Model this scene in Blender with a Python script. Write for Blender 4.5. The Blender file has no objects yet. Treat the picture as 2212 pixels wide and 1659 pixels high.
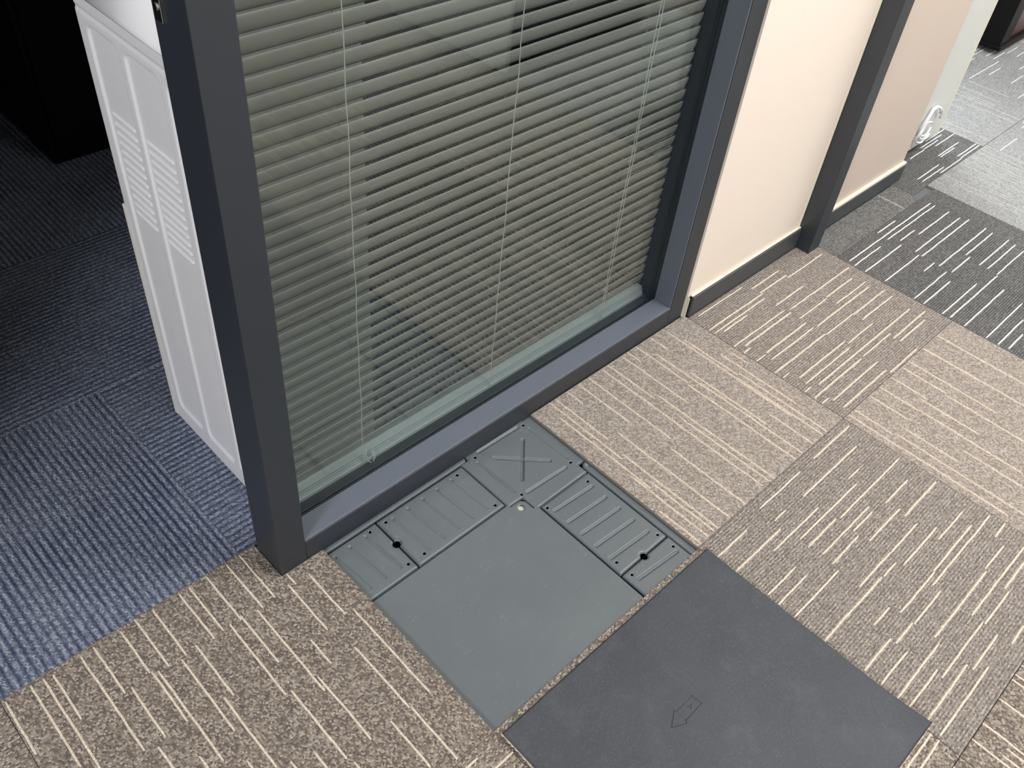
import bpy, bmesh, math, random
import numpy as np
from mathutils import Matrix, Vector

random.seed(7)
S = bpy.context.scene
COL = S.collection

# ------------------------------------------------------------------ camera
cam_d = bpy.data.cameras.new('camera')
cam_d.sensor_fit = 'HORIZONTAL'
cam_d.sensor_width = 36.0
cam_d.lens = 36.0 * 1932.03 / 2212.0
cam_d.clip_start = 0.02
cam_d.clip_end = 60
cam = bpy.data.objects.new('camera', cam_d)
cam.matrix_world = Matrix(((0.7166, 0.4412, -0.5402, -0.4687),
                           (-0.6925, 0.5427, -0.4753, -0.3686),
                           (0.0835, 0.7147, 0.6944, 1.2855),
                           (0, 0, 0, 1)))
COL.objects.link(cam)
S.camera = cam

# ------------------------------------------------------------------ world, lamps, exposure
W = bpy.data.worlds.new('world')
S.world = W
W.use_nodes = True
W.node_tree.nodes['Background'].inputs[0].default_value = (0.75, 0.85, 1.0, 1)
W.node_tree.nodes['Background'].inputs[1].default_value = 0.02


def area(name, loc, aim, sx, sy, power, color):
    l = bpy.data.lights.new(name, 'AREA')
    l.shape = 'RECTANGLE'
    l.size, l.size_y = sx, sy
    l.energy = power
    l.color = color
    o = bpy.data.objects.new(name, l)
    o.location = loc
    o.rotation_euler = (Vector(aim) - Vector(loc)).to_track_quat('-Z', 'Y').to_euler()
    COL.objects.link(o)
    return o


area('ceiling_light_hall', (1.30, -0.75, 2.58), (1.30, -0.65, 0), 1.2, 0.6, 58, (1.0, 0.975, 0.94))
area('ceiling_light_doorway', (-2.75, -0.85, 2.58), (-1.4, 0.0, 0.3), 0.6, 1.2, 165, (0.97, 0.98, 1.0))
area('ceiling_light_far', (3.60, -0.55, 2.58), (3.60, -0.5, 0), 1.2, 1.2, 40, (0.97, 0.98, 1.0))
area('window_daylight', (4.9, 3.2, 1.5), (2.6, 0.0, 0.2), 2.2, 1.6, 320, (0.90, 0.96, 1.0))

sl = bpy.data.lights.new('added_lid_spot', 'SPOT')  # added spot without a fixture, only to brighten the appliance lid
sl.energy = 34
sl.spot_size = math.radians(17)
sl.spot_blend = 0.8
sl.shadow_soft_size = 0.05
so = bpy.data.objects.new('added_lid_spot', sl)
so.location = (-0.05, 0.60, 2.50)
so.rotation_euler = (Vector((0.06, 0.60, 0.9)) - Vector(so.location)).to_track_quat('-Z', 'Y').to_euler()
COL.objects.link(so)

S.view_settings.view_transform = 'Standard'
S.view_settings.look = 'None'
S.view_settings.exposure = 0.08
S.view_settings.gamma = 1.0
S.view_settings.use_curve_mapping = False
S.cycles.use_denoising = True
S.cycles.max_bounces = 8
S.cycles.transparent_max_bounces = 12
S.cycles.caustics_reflective = False
S.cycles.caustics_refractive = False
S.cycles.sample_clamp_indirect = 4.0


# ------------------------------------------------------------------ node helpers
def lin(c):
    """sRGB 0-255 to linear"""
    r = []
    for v in c:
        v = v / 255.0
        r.append(v / 12.92 if v <= 0.04045 else ((v + 0.055) / 1.055) ** 2.4)
    return (*r, 1.0)


class NT:
    def __init__(self, name):
        self.m = bpy.data.materials.new(name)
        self.m.use_nodes = True
        self.t = self.m.node_tree
        self.b = self.t.nodes['Principled BSDF']
        self.out = self.t.nodes['Material Output']

    def n(self, typ, **kw):
        nd = self.t.nodes.new(typ)
        for k, v in kw.items():
            setattr(nd, k, v)
        return nd

    def put(self, sock, v):
        if isinstance(v, bpy.types.NodeSocket):
            self.t.links.new(v, sock)
        else:
            sock.default_value = v

    def math(self, op, a, b=0.0, c=None):
        nd = self.n('ShaderNodeMath', operation=op)
        self.put(nd.inputs[0], a)
        self.put(nd.inputs[1], b)
        if c is not None:
            self.put(nd.inputs[2], c)
        return nd.outputs[0]

    def mix(self, f, a, b, mode='MIX'):
        nd = self.n('ShaderNodeMix', data_type='RGBA', blend_type=mode)
        self.put(nd.inputs[0], f)
        self.put(nd.inputs[6], a)
        self.put(nd.inputs[7], b)
        return nd.outputs[2]

    def ramp(self, f, stops, interp='LINEAR'):
        nd = self.n('ShaderNodeValToRGB')
        cr = nd.color_ramp
        cr.interpolation = interp
        while len(cr.elements) < len(stops):
            cr.elements.new(0.5)
        for e, (p, c) in zip(cr.elements, stops):
            e.position = p
            e.color = c if len(c) == 4 else (*c, 1)
        self.put(nd.inputs[0], f)
        return nd.outputs[0]

    def noise(self, vec, scale, detail=2.0, rough=0.5):
        nd = self.n('ShaderNodeTexNoise')
        nd.inputs['Scale'].default_value = scale
        nd.inputs['Detail'].default_value = detail
        nd.inputs['Roughness'].default_value = rough
        self.t.links.new(vec, nd.inputs['Vector'])
        return nd.outputs['Fac']

    def coord(self):
        return self.n('ShaderNodeTexCoord').outputs['Object']

    def bump(self, h, dist, strength=1.0, normal=None):
        nd = self.n('ShaderNodeBump')
        nd.inputs['Distance'].default_value = dist
        nd.inputs['Strength'].default_value = strength
        self.put(nd.inputs['Height'], h)
        if normal is not None:
            self.put(nd.inputs['Normal'], normal)
        return nd.outputs[0]


def flat(name, col, rough=0.5, spec=0.5, metal=0.0, var=0.0, vscale=30, bump=0.0, bscale=400):
    q = NT(name)
    c = q.coord()
    if var:
        f = q.noise(c, vscale, 4, 0.6)
        a = tuple(x * (1 - var) for x in col[:3]) + (1,)
        b = tuple(min(1, x * (1 + var)) for x in col[:3]) + (1,)
        q.put(q.b.inputs['Base Color'], q.mix(f, a, b))
    else:
        q.b.inputs['Base Color'].default_value = col
    q.b.inputs['Roughness'].default_value = rough
    q.b.inputs['Specular IOR Level'].default_value = spec
    q.b.inputs['Metallic'].default_value = metal
    if bump:
        q.put(q.b.inputs['Normal'], q.bump(q.noise(c, bscale, 2), bump))
    return q.m


def loop_carpet(name, tones, blotch, rows=0.0, row_period=2, row_tone=None, gauge=0.0028, masked=True):
    """tufted loop pile: rows of yarn loops along local Y, each loop its own yarn tone"""
    q = NT(name)
    c = q.coord()
    sep = q.n('ShaderNodeSeparateXYZ')
    q.t.links.new(c, sep.inputs[0])
    wob = q.noise(c, 60, 1)
    u = q.math('ADD', q.math('DIVIDE', sep.outputs[0], gauge), q.math('MULTIPLY', q.math('SUBTRACT', wob, 0.5), 0.7))
    v = q.math('DIVIDE', sep.outputs[1], gauge * 1.2)
    cv = q.n('ShaderNodeCombineXYZ')
    q.put(cv.inputs[0], u)
    q.put(cv.inputs[1], v)
    vo = q.n('ShaderNodeTexVoronoi', voronoi_dimensions='2D')
    vo.inputs['Scale'].default_value = 1.0
    vo.inputs['Randomness'].default_value = 0.62
    q.t.links.new(cv.outputs[0], vo.inputs['Vector'])
    sr = q.n('ShaderNodeSeparateColor')
    q.t.links.new(vo.outputs['Color'], sr.inputs[0])
    fine = q.noise(c, 1000, 2, 0.65)
    f = q.math('ADD', q.math('MULTIPLY', sr.outputs[0], 0.62), q.math('MULTIPLY', q.math('SUBTRACT', fine, 0.26), 0.78))
    base = q.ramp(f, tones)
    big = q.noise(c, 9, 3, 0.6)
    base = q.mix(q.math('MULTIPLY', big, blotch), base, q.mix(0.5, base, tones[-2][1]))
    h = q.math('SUBTRACT', 1.0, q.math('MULTIPLY', vo.outputs['Distance'], 1.5))
    h = q.math('ADD', h, q.math('MULTIPLY', fine, 0.7))
    if rows:
        w = q.math('MULTIPLY', q.math('ADD', q.math('SINE', q.math('MULTIPLY', u, 2 * math.pi / row_period)), 1.0), 0.5)
        w = q.math('POWER', w, 1.4)
        if masked:
            pn = q.noise(c, 7, 3, 0.65)
            w = q.math('MULTIPLY', w, q.ramp(pn, [(0.30, (0.6, 0.6, 0.6)), (0.62, (1, 1, 1))]))
        base = q.mix(q.math('MULTIPLY', w, rows), base, row_tone)
        h = q.math('ADD', h, q.math('MULTIPLY', w, -1.2))
    q.put(q.b.inputs['Base Color'], base)
    q.put(q.b.inputs['Normal'], q.bump(h, 0.0014, 1.0))
    q.b.inputs['Roughness'].default_value = 1.0
    q.b.inputs['Specular IOR Level'].default_value = 0.08
    q.b.inputs['Sheen Weight'].default_value = 0.10
    q.b.inputs['Sheen Roughness'].default_value = 0.6
    return q.m


def yarn(name, a, b):
    q = NT(name)
    c = q.coord()
    f = q.ramp(q.noise(c, 480, 2, 0.65), [(0.36, (0, 0, 0)), (0.62, (1, 1, 1))])
    q.put(q.b.inputs['Base Color'], q.mix(f, a, b))
    vo = q.n('ShaderNodeTexVoronoi')
    vo.inputs['Scale'].default_value = 260
    q.t.links.new(c, vo.inputs['Vector'])
    q.put(q.b.inputs['Normal'], q.bump(vo.outputs['Distance'], 0.0012, 0.8))
    q.b.inputs['Roughness'].default_value = 1.0
    q.b.inputs['Specular IOR Level'].default_value = 0.08
    return q.m


M = {}
brown_t = [(0.10, lin((64, 68, 77))), (0.32, lin((110, 97, 87))), (0.52, lin((139, 127, 116))),
           (0.72, lin((167, 157, 146))), (0.92, lin((216, 207, 196)))]
M['brown'] = loop_carpet('brown_loop_pile', brown_t, 0.4)
brown_lit_t = [(0.10, lin((111, 109, 111))), (0.32, lin((143, 131, 120))), (0.52, lin((163, 152, 142))),
           (0.72, lin((182, 173, 165))), (0.92, lin((210, 203, 195)))]  # same brown carpet in lighter tones, the stronger light put into the colour
M['brown_row_shade'] = loop_carpet('brown_row_shade_loop_pile', brown_lit_t, 0.3, 0.62, 2, lin((104, 101, 100)), masked=False)  # view-dependent shade between the pile rows put into the colour
M['brown_lit'] = loop_carpet('brown_lit_loop_pile', brown_lit_t, 0.4)  # lit copy of the brown pile, brightness painted into its tones
grey_t = [(0.12, lin((74, 76, 78))), (0.4, lin((104, 104, 104))), (0.65, lin((126, 125, 122))), (0.92, lin((164, 163, 160)))]
M['grey'] = loop_carpet('grey_loop_pile', grey_t, 0.3)
M['grey_row_shade'] = loop_carpet('grey_row_shade_loop_pile', grey_t, 0.25, 0.8, 2, lin((50, 52, 58)))  # dark rows paint the shade seen across the leaning pile
pale_t = [(0.12, lin((126, 128, 130))), (0.4, lin((156, 157, 158))), (0.65, lin((176, 177, 176))), (0.92, lin((204, 204, 202)))]
M['pale_grey'] = loop_carpet('pale_grey_loop_pile', pale_t, 0.3, 0.35, 2, lin((118, 120, 126)))
blue_t = [(0.10, lin((79, 86, 102))), (0.35, lin((113, 122, 140))), (0.6, lin((142, 151, 169))), (0.9, lin((185, 192, 208)))]
M['blue'] = loop_carpet('blue_corded_loop_pile', blue_t, 0.25, 0.95, 4.45, lin((22, 36, 80)))
M['stripe'] = yarn('cream_stripe_yarn', lin((196, 182, 166)), lin((230, 218, 202)))
M['stripe_soft'] = yarn('soft_cream_stripe_yarn', lin((166, 152, 140)), lin((222, 208, 192)))  # cream yarn dulled in colour for the look of the leaning pile
M['stripe_white'] = yarn('white_stripe_yarn', lin((206, 206, 202)), lin((232, 232, 228)))
M['stripe_grey'] = yarn('pale_grey_stripe_yarn', lin((176, 176, 172)), lin((206, 206, 202)))
M['edge'] = flat('tile_backing_edge', lin((150, 142, 132)), 0.9, 0.1)


def metal_paint():
    q = NT('grey_painted_steel')
    c = q.coord()
    f = q.noise(c, 7, 4, 0.6)
    base = q.mix(f, lin((86, 93, 98)), lin((99, 106, 111)))
    mp = q.n('ShaderNodeMapping')
    mp.inputs['Rotation'].default_value = (0, 0, 0.7)
    mp.inputs['Scale'].default_value = (60, 900, 60)
    q.t.links.new(c, mp.inputs['Vector'])
    s1 = q.noise(mp.outputs[0], 1.0, 2)
    msk = q.ramp(q.noise(c, 25, 3, 0.7), [(0.54, (0, 0, 0)), (0.72, (1, 1, 1))])
    scr = q.math('MULTIPLY', q.ramp(s1, [(0.60, (0, 0, 0)), (0.68, (1, 1, 1))]), msk)
    dust = q.ramp(q.noise(c, 210, 2, 0.6), [(0.67, (0, 0, 0)), (0.76, (0.6, 0.6, 0.6))])
    base = q.mix(q.math('MULTIPLY', scr, 0.45), base, lin((176, 182, 184)))
    base = q.mix(q.math('MULTIPLY', dust, 0.5), base, lin((170, 176, 180)))
    q.put(q.b.inputs['Base Color'], base)
    q.put(q.b.inputs['Roughness'], q.ramp(f, [(0.2, (0.36, 0.36, 0.36)), (0.9, (0.50, 0.50, 0.50))]))
    q.b.inputs['Specular IOR Level'].default_value = 0.7
    q.put(q.b.inputs['Normal'], q.bump(q.noise(c, 900, 2), 0.00008))
    return q.m


M['steel'] = metal_paint()
M['frame'] = flat('dark_grey_coated_aluminium', lin((46, 51, 59)), 0.42, 0.6, 0.0, 0.06, 12, 0.00004, 1800)
M['frame_sill'] = M['frame']
M['bead'] = flat('blue_grey_glazing_bead_coat', lin((100, 107, 119)), 0.45, 0.5, 0, 0.04, 12)
M['gasket'] = flat('black_rubber', lin((28, 34, 38)), 0.5)
M['concrete'] = flat('dark_concrete', lin((40, 40, 40)), 0.95, 0.1, 0, 0.2, 20)
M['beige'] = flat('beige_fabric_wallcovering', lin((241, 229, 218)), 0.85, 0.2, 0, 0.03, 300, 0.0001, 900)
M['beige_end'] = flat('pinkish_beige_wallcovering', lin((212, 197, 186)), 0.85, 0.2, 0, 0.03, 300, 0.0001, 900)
M['beige_trim'] = flat('cream_edge', lin((238, 232, 200)), 0.6, 0.3)
M['base'] = flat('dark_grey_skirting', lin((70, 73, 77)), 0.4, 0.5, 0, 0.05, 10)
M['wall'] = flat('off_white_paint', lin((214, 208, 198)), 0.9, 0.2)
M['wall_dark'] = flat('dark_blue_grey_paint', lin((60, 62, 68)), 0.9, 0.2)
M['ceil'] = flat('white_ceiling_tile', lin((225, 225, 222)), 0.9, 0.1)
M['white'] = flat('white_enamel', lin((240, 240, 243)), 0.32, 0.5, 0, 0.02, 6)
M['cream_line'] = flat('cream_strip_and_ledge_highlight', lin((232, 226, 206)), 0.7, 0.2)  # cream edges, and the lit skirting ledge put into the colour
M['white_board'] = flat('white_laminate', lin((216, 218, 214)), 0.4, 0.4, 0, 0.02, 5)
M['black'] = flat('black_lacquer', lin((9, 9, 10)), 0.5, 0.2)
M['wood'] = flat('dark_red_wood', lin((74, 30, 20)), 0.35, 0.5, 0, 0.25, 8)
M['chrome'] = flat('chrome', (0.7, 0.7, 0.68, 1), 0.2, 0.5, 1.0)
M['zinc'] = flat('bright_screw_head', lin((196, 196, 184)), 0.5, 0.5, 0.0, 0.15, 300)
M['slat'] = flat('beige_grey_aluminium_slat', lin((152, 151, 147)), 0.38, 0.5, 0, 0.03, 4)
M['rail'] = flat('pale_blind_rail', lin((184, 192, 192)), 0.4, 0.5)
M['cord'] = flat('off_white_cord', lin((210, 212, 202)), 0.8, 0.2)
M['plastic'] = flat('clear_white_plastic', lin((236, 236, 244)), 0.25, 0.6)


def glass_mat():
    q = NT('green_tinted_glass')
    q.t.nodes.remove(q.b)
    tr = q.n('ShaderNodeBsdfTransparent')
    tr.inputs[0].default_value = (0.865, 0.895, 0.89, 1)
    gl = q.n('ShaderNodeBsdfGlossy')
    gl.inputs['Roughness'].default_value = 0.0
    gl.inputs['Color'].default_value = (0.95, 1.0, 0.97, 1)
    fr = q.n('ShaderNodeFresnel')
    geo = q.n('ShaderNodeNewGeometry')      # the same reflectance on both faces of the pane
    q.put(fr.inputs['IOR'], q.math('SUBTRACT', 1.5, q.math('MULTIPLY', geo.outputs['Backfacing'], 1.5 - 1 / 1.5)))
    mx = q.n('ShaderNodeMixShader')
    q.put(mx.inputs[0], fr.outputs[0])
    q.put(mx.inputs[1], tr.outputs[0])
    q.put(mx.inputs[2], gl.outputs[0])
    q.t.links.new(mx.outputs[0], q.out.inputs['Surface'])
    return q.m


M['glass'] = glass_mat()


def backing_mat():
    q = NT('dark_vinyl_tile_backing')
    c = q.coord()
    f = q.noise(c, 9, 4, 0.65)
    f2 = q.noise(c, 420, 2, 0.6)
    base = q.mix(f, lin((48, 51, 57)), lin((68, 71, 79)))
    base = q.mix(q.math('MULTIPLY', q.ramp(f2, [(0.55, (0, 0, 0)), (0.75, (1, 1, 1))]), 0.35), base, lin((112, 114, 124)))
    base = q.mix(q.ramp(q.noise(c, 14, 3, 0.7), [(0.55, (0, 0, 0)), (0.90, (0.22, 0.22, 0.22))]), base, lin((120, 124, 132)))
    q.put(q.b.inputs['Base Color'], base)
    q.b.inputs['Roughness'].default_value = 0.55
    q.b.inputs['Specular IOR Level'].default_value = 0.4
    q.put(q.b.inputs['Normal'], q.bump(q.noise(c, 500, 2, 0.6), 0.0006, 0.7))
    return q.m


M['backing'] = backing_mat()


# ------------------------------------------------------------------ mesh helpers
class MB:
    def __init__(self):
        self.bm = bmesh.new()

    def box(self, x0, x1, y0, y1, z0, z1, bev=0.0, seg=2, mat=0):
        b = bmesh.new()
        bmesh.ops.create_cube(b, size=1.0)
        for v in b.verts:
            v.co = Vector(((x0 + x1) / 2 + v.co.x * (x1 - x0), (y0 + y1) / 2 + v.co.y * (y1 - y0), (z0 + z1) / 2 + v.co.z * (z1 - z0)))
        if bev:
            bmesh.ops.bevel(b, geom=list(b.edges), offset=bev, segments=seg, profile=0.5, affect='EDGES')
        for f in b.faces:
            f.material_index = mat
        self.merge(b)
        return self

    def merge(self, b):
        me = bpy.data.meshes.new('tmp')
        b.to_mesh(me)
        b.free()
        self.bm.from_mesh(me)
        bpy.data.meshes.remove(me)

    def cyl(self, p0, p1, r, seg=16, mat=0, r2=None):
        p0, p1 = Vector(p0), Vector(p1)
        d = p1 - p0
        b = bmesh.new()
        bmesh.ops.create_cone(b, cap_ends=True, segments=seg, radius1=r, radius2=r if r2 is None else r2, depth=d.length)
        mtx = Matrix.Translation((p0 + p1) / 2) @ d.to_track_quat('Z', 'Y').to_matrix().to_4x4()
        b.transform(mtx)
        for f in b.faces:
            f.material_index = mat
        self.merge(b)
        return self

    def tube(self, pts, r, seg=8, mat=0):
        pts = [Vector(p) for p in pts]
        rings = []
        prev = None
        for i, p in enumerate(pts):
            d = (pts[min(i + 1, len(pts) - 1)] - pts[max(i - 1, 0)]).normalized()
            a = prev if prev is not None else (Vector((0, 0, 1)) if abs(d.z) < 0.9 else Vector((1, 0, 0)))
            n = (a - d * a.dot(d)).normalized()
            prev = n
            b = d.cross(n)
            rings.append([self.bm.verts.new(p + n * math.cos(t) * r + b * math.sin(t) * r)
                          for t in [2 * math.pi * k / seg for k in range(seg)]])
        for A, B in zip(rings, rings[1:]):
            for k in range(seg):
                f = self.bm.faces.new((A[k], A[(k + 1) % seg], B[(k + 1) % seg], B[k]))
                f.material_index = mat
        for R_ in (rings[0], rings[-1]):
            self.bm.faces.new(R_).material_index = mat
        return self

    def build(self, name, mats, parent=None, smooth=False, loc=None):
        bmesh.ops.recalc_face_normals(self.bm, faces=list(self.bm.faces))
        me = bpy.data.meshes.new(name)
        self.bm.to_mesh(me)
        self.bm.free()
        if not isinstance(mats, (list, tuple)):
            mats = [mats]
        for m in mats:
            me.materials.append(m)
        if smooth:
            me.polygons.foreach_set('use_smooth', [True] * len(me.polygons))
        o = bpy.data.objects.new(name, me)
        COL.objects.link(o)
        if loc is not None:       # put the origin at the thing's base, keep the geometry where it is
            me.transform(Matrix.Translation(-Vector(loc)))
            o.location = loc
        if parent is not None:
            o.parent = parent
            o.matrix_parent_inverse = Matrix.Translation(-parent.location)
        return o


def grid_mesh(name, xs, ys, hfun, mats, parent=None, cut=None, snap=(), axes='xy', skirt=0.0, z0=0.0):
    """a pressed sheet: a grid whose height is hfun(x, y); cut(x, y) True removes a face; snap = circles whose rim vertices are moved onto it"""
    X, Y = np.meshgrid(np.array(xs, float), np.array(ys, float), indexing='ij')
    nx, ny = X.shape
    for (cx, cy, r, step) in snap:
        D = np.hypot(X - cx, Y - cy)
        k = np.abs(D - r) < step * 0.6
        f = np.where(D > 1e-9, r / np.maximum(D, 1e-9), 1)
        X = np.where(k, cx + (X - cx) * f, X)
        Y = np.where(k, cy + (Y - cy) * f, Y)
    Z = hfun(X, Y) + z0
    if axes == 'xy':
        V = np.stack([X, Y, Z], -1).reshape(-1, 3)
    else:                                   # sheet in the YZ plane, heights go towards -X
        V = np.stack([-Z, X, Y], -1).reshape(-1, 3)
    idx = np.arange(nx * ny).reshape(nx, ny)
    F = np.stack([idx[:-1, :-1], idx[1:, :-1], idx[1:, 1:], idx[:-1, 1:]], -1).reshape(-1, 4)
    if axes != 'xy':
        F = F[:, ::-1]
    if cut is not None:
        cxm = X.reshape(-1)[F].mean(1)
        cym = Y.reshape(-1)[F].mean(1)
        F = F[~cut(cxm, cym)]
    used = np.unique(F)
    remap = -np.ones(nx * ny, int)
    remap[used] = np.arange(len(used))
    V = V[used]
    F = remap[F]
    me = bpy.data.meshes.new(name)
    me.vertices.add(len(V))
    me.vertices.foreach_set('co', V.astype(np.float32).ravel())
    me.loops.add(len(F) * 4)
    me.loops.foreach_set('vertex_index', F.ravel().astype(np.int32))
    me.polygons.add(len(F))
    me.polygons.foreach_set('loop_start', np.arange(0, len(F) * 4, 4, dtype=np.int32))
    me.polygons.foreach_set('use_smooth', np.ones(len(F), bool))
    for m in (mats if isinstance(mats, (list, tuple)) else [mats]):
        me.materials.append(m)
    me.update(calc_edges=True)
    o = bpy.data.objects.new(name, me)
    COL.objects.link(o)
    if parent is not None:
        o.parent = parent
        o.matrix_parent_inverse = Matrix.Translation(-parent.location)
    return o


def tag(o, label=None, cat=None, group=None, kind=None):
    if label:
        o['label'] = label
    if cat:
        o['category'] = cat
    if group:
        o['group'] = group
    if kind:
        o['kind'] = kind
    return o


def empty(name, loc, **kw):
    o = bpy.data.objects.new(name, None)
    o.location = loc
    o.empty_display_size = 0.05
    COL.objects.link(o)
    return tag(o, **kw)


def struct(o):
    o['kind'] = 'structure'
    return o


# ------------------------------------------------------------------ the shell
YF = 0.426            # front face of the glazed partition
struct(MB().box(-3.2, 6.2, -2.6, 3.8, -0.12, -0.060).build('floor', M['concrete']))
struct(MB().box(-3.2, 6.2, -2.6, 3.8, 2.62, 2.70).build('ceiling', M['ceil']))
struct(MB().box(-3.2, 6.2, -2.68, -2.6, -0.06, 2.62).build('wall_opposite', M['wall']))
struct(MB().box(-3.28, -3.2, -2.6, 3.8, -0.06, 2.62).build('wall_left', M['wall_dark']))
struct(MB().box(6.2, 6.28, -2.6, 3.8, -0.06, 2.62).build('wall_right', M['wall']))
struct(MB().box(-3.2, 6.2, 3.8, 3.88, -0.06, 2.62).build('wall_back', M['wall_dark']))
# wall over the doorway and over the partition, and the wall that closes the dark room
struct(MB().box(-3.2, 2.0, 0.435, 0.50, 2.10, 2.62).build('wall_above', M['wall']))
struct(MB().box(-3.2, -1.05, 0.435, 0.50, 0.0, 2.10).build('wall_door_side', M['wall']))
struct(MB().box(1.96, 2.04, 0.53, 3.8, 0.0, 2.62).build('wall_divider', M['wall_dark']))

# beige wall panels with skirting
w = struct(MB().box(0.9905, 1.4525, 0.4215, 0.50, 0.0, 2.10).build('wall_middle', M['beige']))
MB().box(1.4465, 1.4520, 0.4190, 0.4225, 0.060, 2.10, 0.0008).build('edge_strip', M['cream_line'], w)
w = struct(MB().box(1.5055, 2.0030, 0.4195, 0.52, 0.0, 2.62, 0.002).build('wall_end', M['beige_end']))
w2 = struct(MB().box(1.0015, 1.4530, 0.4115, 0.4212, 0.0, 0.0565, 0.0015, 2).build('baseboard_middle', M['base']))
MB().box(1.0015, 1.4530, 0.4150, 0.4212, 0.0567, 0.0600, 0.0008).build('edge_strip', M['cream_line'], w2)  # cream strip paints the lit top of the skirting ledge
MB().box(0.9912, 1.0008, 0.4170, 0.4212, 0.0, 0.0560).build('gap_shade', M['black'], w2)  # solid black strip stands in for the shade in the gap
MB().box(0.9906, 0.9916, 0.4150, 0.4212, 0.0, 0.0580).build('sealant_line', M['cream_line'], w2)
w2 = struct(MB().box(1.5070, 2.0010, 0.4080, 0.4192, 0.0, 0.0500, 0.0015, 2).build('baseboard_end', M['base']))
MB().box(1.5070, 2.0030, 0.4090, 0.4192, 0.0503, 0.0580, 0.0012).build('edge_strip', M['cream_line'], w2)  # panel's cream edge, with the ledge highlight painted into the same strip
struct(MB().box(1.4530, 1.5050, 0.3740, 0.52, 0.0, 2.62, 0.0012, 2).build('trim_1', M['frame']))

# ------------------------------------------------------------------ glazed partition
win = empty('window_1', (0.45, 0.46, 0), kind='structure')
fr = M['frame']
MB().box(-0.0825, -0.0320, YF, 0.4985, 0.0, 2.10, 0.0010, 2).build('left_stile', fr, win)
MB().box(0.9385, 0.9900, YF, 0.5150, -0.004, 2.10, 0.0010, 2).build('right_stile', fr, win)
MB().box(-0.0318, 0.9383, YF, 0.4720, -0.004, 0.0470, 0.0010, 2).build('sill', fr, win)
MB().box(-0.0318, 0.9383, YF + 0.0008, 0.4716, 0.0472, 0.0515, 0.0010, 2).build('glazing_bead', M['bead'], win)
MB().box(0.9350, 0.9384, YF + 0.0012, 0.4716, 0.0517, 2.05, 0.0008, 2).build('glazing_bead', M['bead'], win)
MB().box(-0.0318, 0.9383, 0.4830, 0.5450, 0.0, 0.0440, 0.0010, 2).build('inner_sill', fr, win)
MB().box(-0.0318, 0.9383, YF, 0.5150, 2.05, 2.10, 0.0010, 2).build('head', fr, win)
MB().box(-0.0318, 0.9383, 0.4735, 0.4815, 0.040, 2.05).build('glass_pane', M['glass'], win)
m = MB().box(-0.0318, 0.9383, 0.4718, 0.4733, 0.0440, 0.0535, 0.0005)
m.box(0.9345, 0.9384, 0.4718, 0.4733, 0.0535, 2.05, 0.0004)
m.box(0.9330, 0.9384, 0.4817, 0.4860, 0.0440, 2.05, 0.0005)
m.build('gasket', M['gasket'], win)
sp = MB().box(-0.0845, -0.0826, 0.4770, 0.4920, 0.900, 0.960, 0.0006)
sp.cyl((-0.0860, 0.4845, 0.915), (-0.0840, 0.4845, 0.915), 0.004)
sp.cyl((-0.0860, 0.4845, 0.945), (-0.0840, 0.4845, 0.945), 0.004)
sp.build('strike_plate', M['chrome'], win)

# ------------------------------------------------------------------ venetian blind
bl = empty('venetian_blind', (0.45, 0.505, 0.045), label='greyish horizontal slat blind with thin cords hanging behind the tinted glass pane', cat='blind')
bm = bmesh.new()
BX0, BX1 = -0.028, 0.925
TILT = math.radians(75)       # front edge up
pitch, sw = 0.0241, 0.0250
nsl = 80
YB = 0.512
for i in range(nsl):
    zc = 0.093 + i * pitch
    prof = []
    for k in range(7):
        t = (k / 6 - 0.5)
        a = t * sw
        crown = 0.0022 * (1 - (2 * t) ** 2)
        # along slat: from back-bottom to front-top, crown towards the room behind
        dy, dz = -math.cos(TILT), math.sin(TILT)
        ny, nz = -math.sin(TILT), -math.cos(TILT)
        prof.append((YB + dy * a + ny * crown, zc + dz * a + nz * crown))
    top = [[bm.verts.new((x, y, z)) for (y, z) in prof] for x in (BX0, BX1)]
    ny, nz = math.sin(TILT) * 0.0003, math.cos(TILT) * 0.0003
    bot = [[bm.verts.new((x, y + ny, z + nz)) for (y, z) in prof] for x in (BX0, BX1)]
    for k in range(6):
        bm.faces.new((top[0][k], top[0][k + 1], top[1][k + 1], top[1][k]))
        bm.faces.new((bot[0][k], bot[1][k], bot[1][k + 1], bot[0][k + 1]))
    for (a_, b_) in ((0, 0), (6, 6)):
        bm.faces.new((top[0][a_], top[1][a_], bot[1][a_], bot[0][a_]))
mb = MB()
mb.bm.free()
mb.bm = bm
mb.build('slats', M['slat'], bl, smooth=True)
mb = MB().box(BX0, BX1, 0.4985, 0.5255, 0.0460, 0.0570, 0.0025, 3)
mb.box(BX0, BX1, 0.5000, 0.5250, 0.0592, 0.0604, 0.0004)
mb.box(BX0, BX1, 0.5020, 0.5270, 0.0640, 0.0652, 0.0004)
mb.box(BX0, BX1, 0.5030, 0.5280, 0.0695, 0.0707, 0.0004)
mb.build('bottom_rail', M['rail'], bl)
MB().box(BX0, BX1, 0.4980, 0.5280, 2.015, 2.045, 0.002).build('head_rail', M['rail'], bl)
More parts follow.
